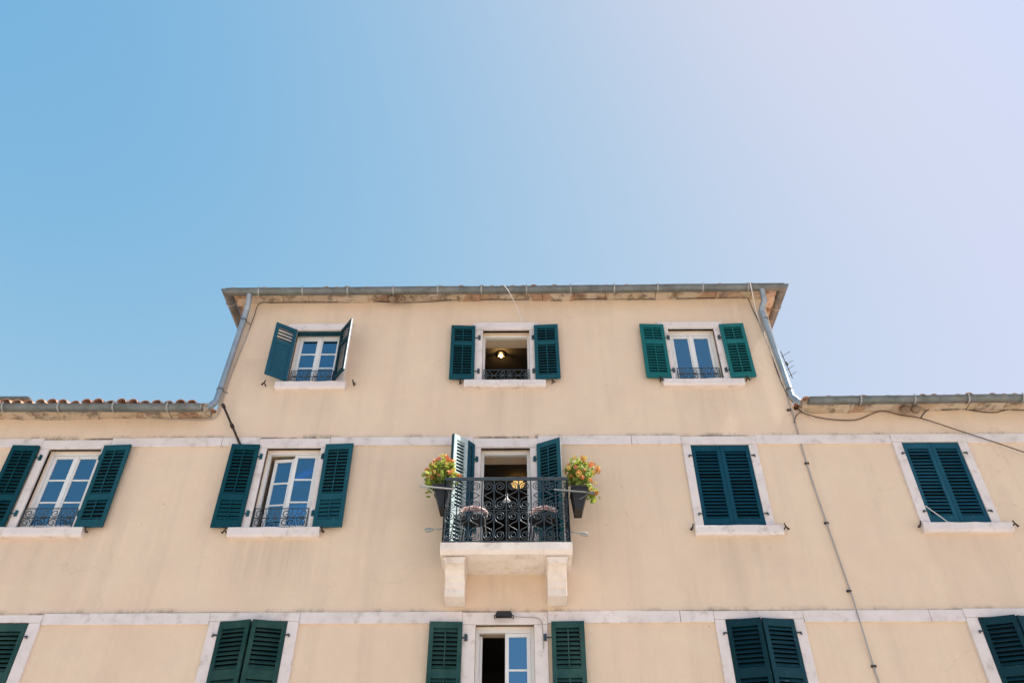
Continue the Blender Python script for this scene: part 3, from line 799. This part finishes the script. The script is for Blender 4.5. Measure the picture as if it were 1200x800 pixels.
cable('roof_cable', [(879, 331, -.42), (882, 345, -.36), (885, 360, -.14), (890, 376, -.03), (896, 392, -.03)], .009, CABLEW, 'white cable dropping from the gutter beside the right downpipe')
cable('brown_cable', [(904, 414, -.02), (910, 433, -.03), (919, 455, -.03), (928, 470, -.05), (941, 483, -.06), (960, 489, -.05), (985, 492, -.03), (1006, 491, -.03), (1032, 481.5, -.04), (1056, 486, -.04), (1080, 490, -.05), (1120, 503, -.08), (1160, 516, -.08), (1200, 529.5, -.08), (1300, 562, -.08)], .0095, CABLEB,
      'long brown cable looping under the right eaves then slanting down past the shuttered window')
cable('eaves_cable', [(1079, 489, -.04), (1088, 480, -.03), (1107, 480, -.03), (1128, 479, -.03), (1145, 481.5, -.03), (1165, 483, -.03), (1182, 479.5, -.03), (1200, 480, -.03), (1300, 478, -.03)], .009, CABLEK, 'thin dark cable along the eaves right of the mud nest')
cable('eaves_cable', [(292, 386, -.03), (298, 370, -.03), (304.5, 355.5, -.03), (325, 354.5, -.03), (400, 354, -.03), (427, 352.5, -.03), (470, 354.5, -.03), (510, 353, -.03), (545, 351, -.03), (640, 351, -.03), (700, 350.5, -.03), (760, 350.5, -.03), (815, 349.5, -.03), (862, 348.5, -.03), (875, 348, -.03), (882, 362, -.03), (889, 376, -.03)], .007, CABLEK, 'thin dark cable following the stone eaves of the raised middle block')
cable('corner_cable', [(292, 386, -.024), (280, 416, -.024), (269, 445, -.024), (262, 466, -.024), (258, 478, -.024), (253, 488, -.03), (240, 491.5, -.03), (200, 491, -.03), (160, 488.5, -.03), (100, 488, -.03), (0, 488, -.03), (-80, 487, -.03)], .008, CABLEG, 'thin grey cable down the left corner and along the left eaves')
cable('hanging_cord', [(590, 333.5, -.405), (596, 341, -.40), (602, 352, -.25), (607, 363, -.08), (612, 378, -.05)], .0065, CABLEW, 'white cord hanging from the gutter above the middle top window', 'cord')
cable('loose_wire', [(937, 478, -.1), (945, 484, -.06), (958, 494, -.025)], .006, CABLEW, 'short pale wire under the left end of the right gutter', 'wire')
cable('loose_wire', [(938, 482.5, -.05), (933, 487, -.03), (930.5, 495, -.025)], .008, CABLEB, 'short brown wire end hanging beside the grey conduit', 'wire')
# dark stay rod by the left corner
s = MB(); a, b = at(261.5, 474.5, -.16), at(282, 522, -.05); m1 = a+(b-a)*.52
s.tube([a, b], .020, 8); s.tube([m1-(b-a)*.04, m1+(b-a)*.04], .033, 8); s.tube([a-(b-a)*.02, a+(b-a)*.06], .030, 8); s.tube([b, Vector((b.x+.01, .03, b.z-.01))], .018, 6)
tag(s.build('stay_rod', RUST, smooth=40), 'dark iron rod slanting on the wall below the left downpipe', 'rod')
# floodlight over the lower middle door
fp = at(590.5, 721, -.12); fl = empty('floodlight', fp, 'small black floodlight on the wall beneath the balcony', 'floodlight')
s = MB(); s.prism([(-.02, -.045), (-.08, -.034), (-.08, .018), (-.02, .03)], -.115, .115); s.build('housing', LAMPK, fl, bevel=.006)
s = MB(); s.prism([(-.082, -.03), (-.085, -.03), (-.085, .014), (-.082, .014)], -.10, .10); s.build('lens', POT, fl)
s = MB(); s.tube([(-.13, -.05, -.01), (-.13, .14, -.01)], .009, 6); s.tube([(.13, -.05, -.01), (.13, .14, -.01)], .009, 6); s.tube([(-.13, -.05, -.01), (.13, -.05, -.01)], .007, 6); s.box(-.10, .10, -.02, .14, .052, .062); s.build('bracket', LAMPK, fl)
cable('lamp_wire', [(601, 722, -.06), (612, 722.5, -.05), (628, 723.5, -.05), (634, 727, -.05), (636, 737, -.045), (637, 760, -.045)], .006, CABLEG, 'thin wire from the floodlight along the lintel to the right door jamb', 'wire')
# aerial behind the right downpipe
ap = at(921, 470, .9); ab = at(909, 406, .9); ae = at(928, 447, .9)
an = empty('roof_aerial', (ap.x-.12, .9, 9.75), 'small television aerial on the roof behind the right downpipe', 'aerial')
o0 = an.location
s = MB(); s.tube([(0, 0, -.1), (0, 0, ab.z-o0.z+.25)], .014, 8); s.build('mast', STRAP, an)
s = MB(); bz = [at(919, 416, .9), at(922.5, 426.5, .9), at(923.5, 432.5, .9), at(926, 440, .9)]
s.tube([bz[0]-o0+Vector((-.05, 0, .1)), bz[-1]-o0+Vector((.03, 0, -.06))], .009, 6)
for p in bz:
    q = p-o0; s.tube([q+Vector((-.10, .1, -.02)), q+Vector((.09, -.10, .015))], .005, 6)
s.tube([bz[1]-o0+Vector((-.02, 0, .05)), bz[1]-o0+Vector((.0, 0, -.03))], .022, 6)
s.build('crossbars', CABLEK, an)

# ------------------------------------------------------------------ on the balcony
FZ = BZ1
def chair(loc, rz, label):
    root = empty('balcony_chair', loc, label, 'chair', 'chairs on the balcony', rz)
    s = MB(); s.lathe((0, 0, .44), [(.02, 0), (.19, 0), (.2, .012), (.2, .03), (.18, .04), (.02, .04)], 20); s.build('seat', LAMPK, root, smooth=40)
    for sx in (-1, 1):
        for sy in (-1, 1):
            s = MB(); s.tube([(sx*.14, sy*.14, .44), (sx*.18, sy*.18, 0)], .011, 7); s.build('leg', LAMPK, root, smooth=40)
    s = MB(); arc = [(.205*math.cos(t), .19*math.sin(t)) for t in [math.pi*i/16 for i in range(17)]]
    s.tube([(-.17, .12, .44)]+[(x, .17+.05*math.sin(math.pi*i/16), .655+.115*(y_/.19)) for i, (x, y_) in reversed(list(enumerate(arc)))]+[(.17, .12, .44)], .012, 7)
    s.build('back_frame', LAMPK, root, smooth=60)
    s = MB()
    P = [(.195*math.cos(math.pi*i/16), .18+.05*math.sin(math.pi*i/16), .665+.11*math.sin(math.pi*i/16)) for i in range(17)]
    s.tube(P, [.026+.014*math.sin(math.pi*i/16) for i in range(17)], 10)
    s.build('cushion', CUSH, root, smooth=70)
    return root
c1 = chair((-.60, -.50, FZ), R(6), 'left balcony chair with pink patterned back roll, by the bright open shutter')
c2 = copy_tree(c1); c2.location = (.40, -.50, FZ); c2.rotation_euler.z = R(-8); c2['label'] = 'right balcony chair with pink patterned back roll, by the dark open shutter'
tb = empty('bistro_table', (-.10, -.36, FZ), 'small round iron table between the two balcony chairs', 'table')
s = MB(); s.lathe((0, 0, .70), [(.02, 0), (.20, 0), (.205, .01), (.205, .018), (.02, .02)], 24); s.build('tabletop', LAMPK, tb, smooth=40)
s = MB(); s.tube([(0, 0, .70), (0, 0, .1)], .016, 8); s.build('stem', LAMPK, tb)
for i in range(3):
    a = 2*math.pi*i/3; s = MB(); s.tube([(0, 0, .14), (.1*math.cos(a), .1*math.sin(a), .10), (.2*math.cos(a), .2*math.sin(a), 0)], .011, 7); s.build('leg', LAMPK, tb)
ln = empty('candle_lantern', (-.125, -.36, FZ+.72), 'white candle lantern with pointed lid on the balcony table', 'lantern')
s = MB(); s.lathe((0, 0, 0), [(.055, 0), (.06, .012), (.045, .02), (.043, .12), (.06, .125), (.058, .135), (.03, .165), (.018, .19), (.02, .2), (.006, .225)], 6); s.build('body', PORC, ln)
s = MB(); s.tube([(.02*math.cos(t), 0, .235+.02*math.sin(t)) for t in [2*math.pi*i/12 for i in range(12)]], .003, 5, closed=True); s.build('ring', PORC, ln)

# flower boxes hung outside the two ends of the railing
def planter(name, side, px, pyt, label, crown, trail):
    y0, y1 = -.66, -.30
    p = at(px, pyt, y0); xc, zt = p.x, p.z
    root = empty(name, (xc, (y0+y1)/2, zt-.36), label, 'flower box', 'flower boxes on the balcony railing')
    s = MB(); L = (y1-y0)/2
    A = [s.bm.verts.new(v) for v in ((-.055-side*.03, -L+.03, 0), (.055-side*.03, -L+.03, 0), (.055-side*.03, L-.03, 0), (-.055-side*.03, L-.03, 0))]
    B = [s.bm.verts.new(v) for v in ((-.125, -L, .36), (.125, -L, .36), (.125, L, .36), (-.125, L, .36))]
    C = [s.bm.verts.new((v.co.x*.9, v.co.y*.95, .36)) for v in B]; E = [s.bm.verts.new((v.co.x*.9, v.co.y*.95, .30)) for v in B]
    s.bm.faces.new(A[::-1]); s.bm.faces.new(E)
    for P_, Q_ in ((A, B), (B, C), (C, E)):
        for j in range(4): s.bm.faces.new((P_[j], P_[(j+1) % 4], Q_[(j+1) % 4], Q_[j]))
    # rim
    s.box(-.132, .132, -L-.006, -L+.004, .335, .366); s.box(-.132, -.122, -L, L, .335, .366); s.box(.122, .132, -L, L, .335, .366)
    s.build('trough', POT, root)
    s = MB(); st = MB(); rnd = random.Random(int(px))
    cx, cz, rx, rz_ = crown; heads = []
    for i in range(640):
        while True:
            q = Vector((rnd.uniform(-1, 1), rnd.uniform(-1, 1), rnd.uniform(-.8, 1)))
            if q.length < 1 and q.length > .25: break
        lump = .78+.62*noise.noise(q*2.3+Vector((px, 0, 0)))
        pos = Vector((cx+q.x*rx*lump*1.1, q.y*L*1.15, cz+q.z*rz_*lump*1.1))
        if i > 580: pos = Vector((trail[0]+rnd.gauss(0, .035), -L*.4+rnd.gauss(0, .08), trail[1]+rnd.uniform(-.12, .12)))
        n_ = (q+Vector((rnd.gauss(0, .5), rnd.gauss(0, .5), rnd.gauss(.5, .5)))).normalized()
        u = n_.orthogonal().normalized(); u.rotate(Matrix.Rotation(rnd.uniform(0, 6.3), 3, n_)); v = n_.cross(u); z = rnd.uniform(.022, .046)*(1.25 if i % 9 == 0 else 1)
        pts = [pos+u*a*z+v*b*z+n_*c*z for a, b, c in ((-.9, 0, 0), (-.4, .62, .18), (.35, .7, .1), (1.05, 0, -.25), (.35, -.7, .1), (-.4, -.62, .18))]
        mid = s.bm.verts.new(pos-n_*z*.15); vs = [s.bm.verts.new(p_) for p_ in pts]
        for j in range(6): s.bm.faces.new((mid, vs[j], vs[(j+1) % 6]))
        if i % 12 == 0:
            st.tube([(rnd.uniform(-.07, .07), pos.y*.7, .30), (pos.x*.6, pos.y*.9, (pos.z+.3)/2+.02), tuple(pos)], .0045, 5)
    fo = s.build('foliage', LEAF, root); tag(fo, kind=None)
    st.build('stems', mat_simple('green_stem', (.10, .16, .03), .6), root)
    meshes = []
    for mi in range(3):
        f_ = MB()
        for i in range(16):
            d = Vector((rnd.gauss(0, 1), rnd.gauss(0, 1), rnd.gauss(.3, 1))).normalized(); c = d*.022; u = d.orthogonal().normalized(); v = d.cross(u); z = rnd.uniform(.010, .017)
            for a in range(4):
                t = a*math.pi/2+rnd.random()
                e1 = u*math.cos(t)+v*math.sin(t); e2 = -u*math.sin(t)+v*math.cos(t)
                f_.bm.faces.new([f_.bm.verts.new(c+x) for x in (Vector(), e1*z*.8+e2*z*.5+d*.004, e1*z*1.4+d*.008, e1*z*.8-e2*z*.5+d*.004)])
        o = f_.build('flower_head', PETALS[mi], root); meshes.append(o)
    k_ = 0
    for i in range(34):
        while True:
            q = Vector((rnd.uniform(-1, 1), rnd.uniform(-1, .6), rnd.uniform(-.5, 1)))
            if .8 < q.length < 1.05: break
        lump = .80+.42*noise.noise(q*2.3+Vector((px, 0, 0)))
        pos = Vector((cx+q.x*rx*lump*1.15, q.y*L*1.2, cz+q.z*rz_*lump*1.2))
        if i in (21, 22, 30): pos = Vector((trail[0]+rnd.gauss(0, .03), -L*.8, trail[1]+rnd.uniform(-.1, .1)))
        o = meshes[(0, 2, 1, 2, 0, 0)[i % 6]]
        if k_ < 3: o = meshes[k_]; k_ += 1
        else: o = o.copy(); COL.objects.link(o)
        o.location = pos; o.rotation_euler = (rnd.uniform(-.6, .6), rnd.uniform(-.6, .6), rnd.uniform(0, 6)); sc = rnd.uniform(.8, 1.35); o.scale = (sc,)*3
    return root
planter('flower_box', -1, 517.5, 567, 'dark flower box of orange blooms on the left end of the balcony railing', (-.01, .64, .255, .27), (-.19, .42))
planter('flower_box', 1, 679.5, 569, 'dark flower box of coral and yellow blooms on the right end of the balcony railing', (.03, .65, .235, .31), (.18, .26))

# ------------------------------------------------------------------ lit lamps inside
p = at(587, 411, 1.42); p.z = 11.835
lp = empty('ceiling_spot', p, 'lit spotlight on the ceiling behind the open middle top window', 'lamp')
s = MB(); s.lathe((0, 0, -.03), [(.09, 0), (.09, .03)], 16); s.tube([(-.05, 0, -.02), (-.07, -.03, -.12)], .022, 8); s.tube([(.05, 0, -.02), (.08, .0, -.10)], .022, 8); s.build('lamp_body', LAMPK, lp, smooth=40)
s = MB(); bmesh.ops.create_icosphere(s.bm, subdivisions=2, radius=.036)
for v in s.bm.verts: v.co += Vector((0, -.04, -.085))
s.build('bulb', BULB, lp, smooth=60)
p = at(607, 560, 1.75); p.z = 9.155
lp = empty('ceiling_lamp', p, 'lit flower shaped ceiling lamp inside the open balcony door', 'lamp')
s = MB(); s.tube([(0, 0, 0), (0, 0, -.16)], .012, 8); s.lathe((0, 0, -.02), [(.05, 0), (.05, .02)], 12); s.build('lamp_body', LAMPK, lp)
s = MB(); s.lathe((0, 0, 0), [(.015, -.215), (.06, -.20), (.105, -.165), (.125, -.125), (.118, -.122), (.09, -.155), (.02, -.19)], 24)
for v in s.bm.verts:
    an_ = math.atan2(v.co.y, v.co.x); rr = math.hypot(v.co.x, v.co.y); v.co.z += .018*math.cos(6*an_)*rr/.12; v.co.x *= 1+.07*math.cos(6*an_); v.co.y *= 1+.07*math.cos(6*an_)
s.build('lamp_shade', SHADE, lp, smooth=60)

# ------------------------------------------------------------------ light and sky
EL, AZ = 57., -2.2                      # sun height; the sun stands on the right, a few degrees in front of the facade's plane
sd = Vector((math.cos(R(EL))*math.cos(R(AZ)), math.cos(R(EL))*math.sin(R(AZ)), math.sin(R(EL))))
su = bpy.data.lights.new('sun', 'SUN'); su.energy = 5.0; su.angle = R(.5); su.color = (1, .95, .87)
so = bpy.data.objects.new('sun', su); COL.objects.link(so); so.rotation_euler = sd.to_track_quat('Z', 'Y').to_euler()
wd = bpy.data.worlds.new('World'); scene.world = wd; wd.use_nodes = True
nt = wd.node_tree; bg = nt.nodes['Background']; sky = nt.nodes.new('ShaderNodeTexSky'); sky.sky_type = 'NISHITA'
sky.sun_disc = False; sky.sun_elevation = R(EL); sky.sun_rotation = R(90-AZ)
sky.air_density = 1.0; sky.dust_density = 1.0; sky.ozone_density = 1.0
EXPO, SKY = 1.0, .12
# response of the sky: one log curve per colour channel, as the photograph's development gives it
sc = nt.nodes.new('ShaderNodeSeparateColor'); cc = nt.nodes.new('ShaderNodeCombineColor'); nt.links.new(sky.outputs[0], sc.inputs[0])
def wm(op, *v):
    n_ = nt.nodes.new('ShaderNodeMath'); n_.operation = op
    for i, q in enumerate(v):
        if hasattr(q, 'links'): nt.links.new(q, n_.inputs[i])
        else: n_.inputs[i].default_value = q
    return n_.outputs[0]
for i, (c2, c1_, c0_, lo, hi) in enumerate(((-1.1293, 2.08, -1.3753, -4, .92), (-.504, 1.3105, -1.176, -4, 1.30), (.128, .0126, -.4381, -.05, 1.75))):
    L = wm('MAXIMUM', wm('MINIMUM', wm('LOGARITHM', wm('MAXIMUM', sc.outputs[i], 1e-4), math.e), hi), lo)
    v = wm('POWER', math.e, wm('MULTIPLY_ADD', L, wm('MULTIPLY_ADD', L, c2, c1_), c0_))
    nt.links.new(wm('MULTIPLY', v, 1/SKY/2**EXPO), cc.inputs[i])
nt.links.new(cc.outputs[0], bg.inputs[0]); bg.inputs[1].default_value = SKY
vs = scene.view_settings
vs.view_transform = 'Standard'; vs.look = 'None'; vs.exposure = EXPO; vs.gamma = 1; vs.use_curve_mapping = False
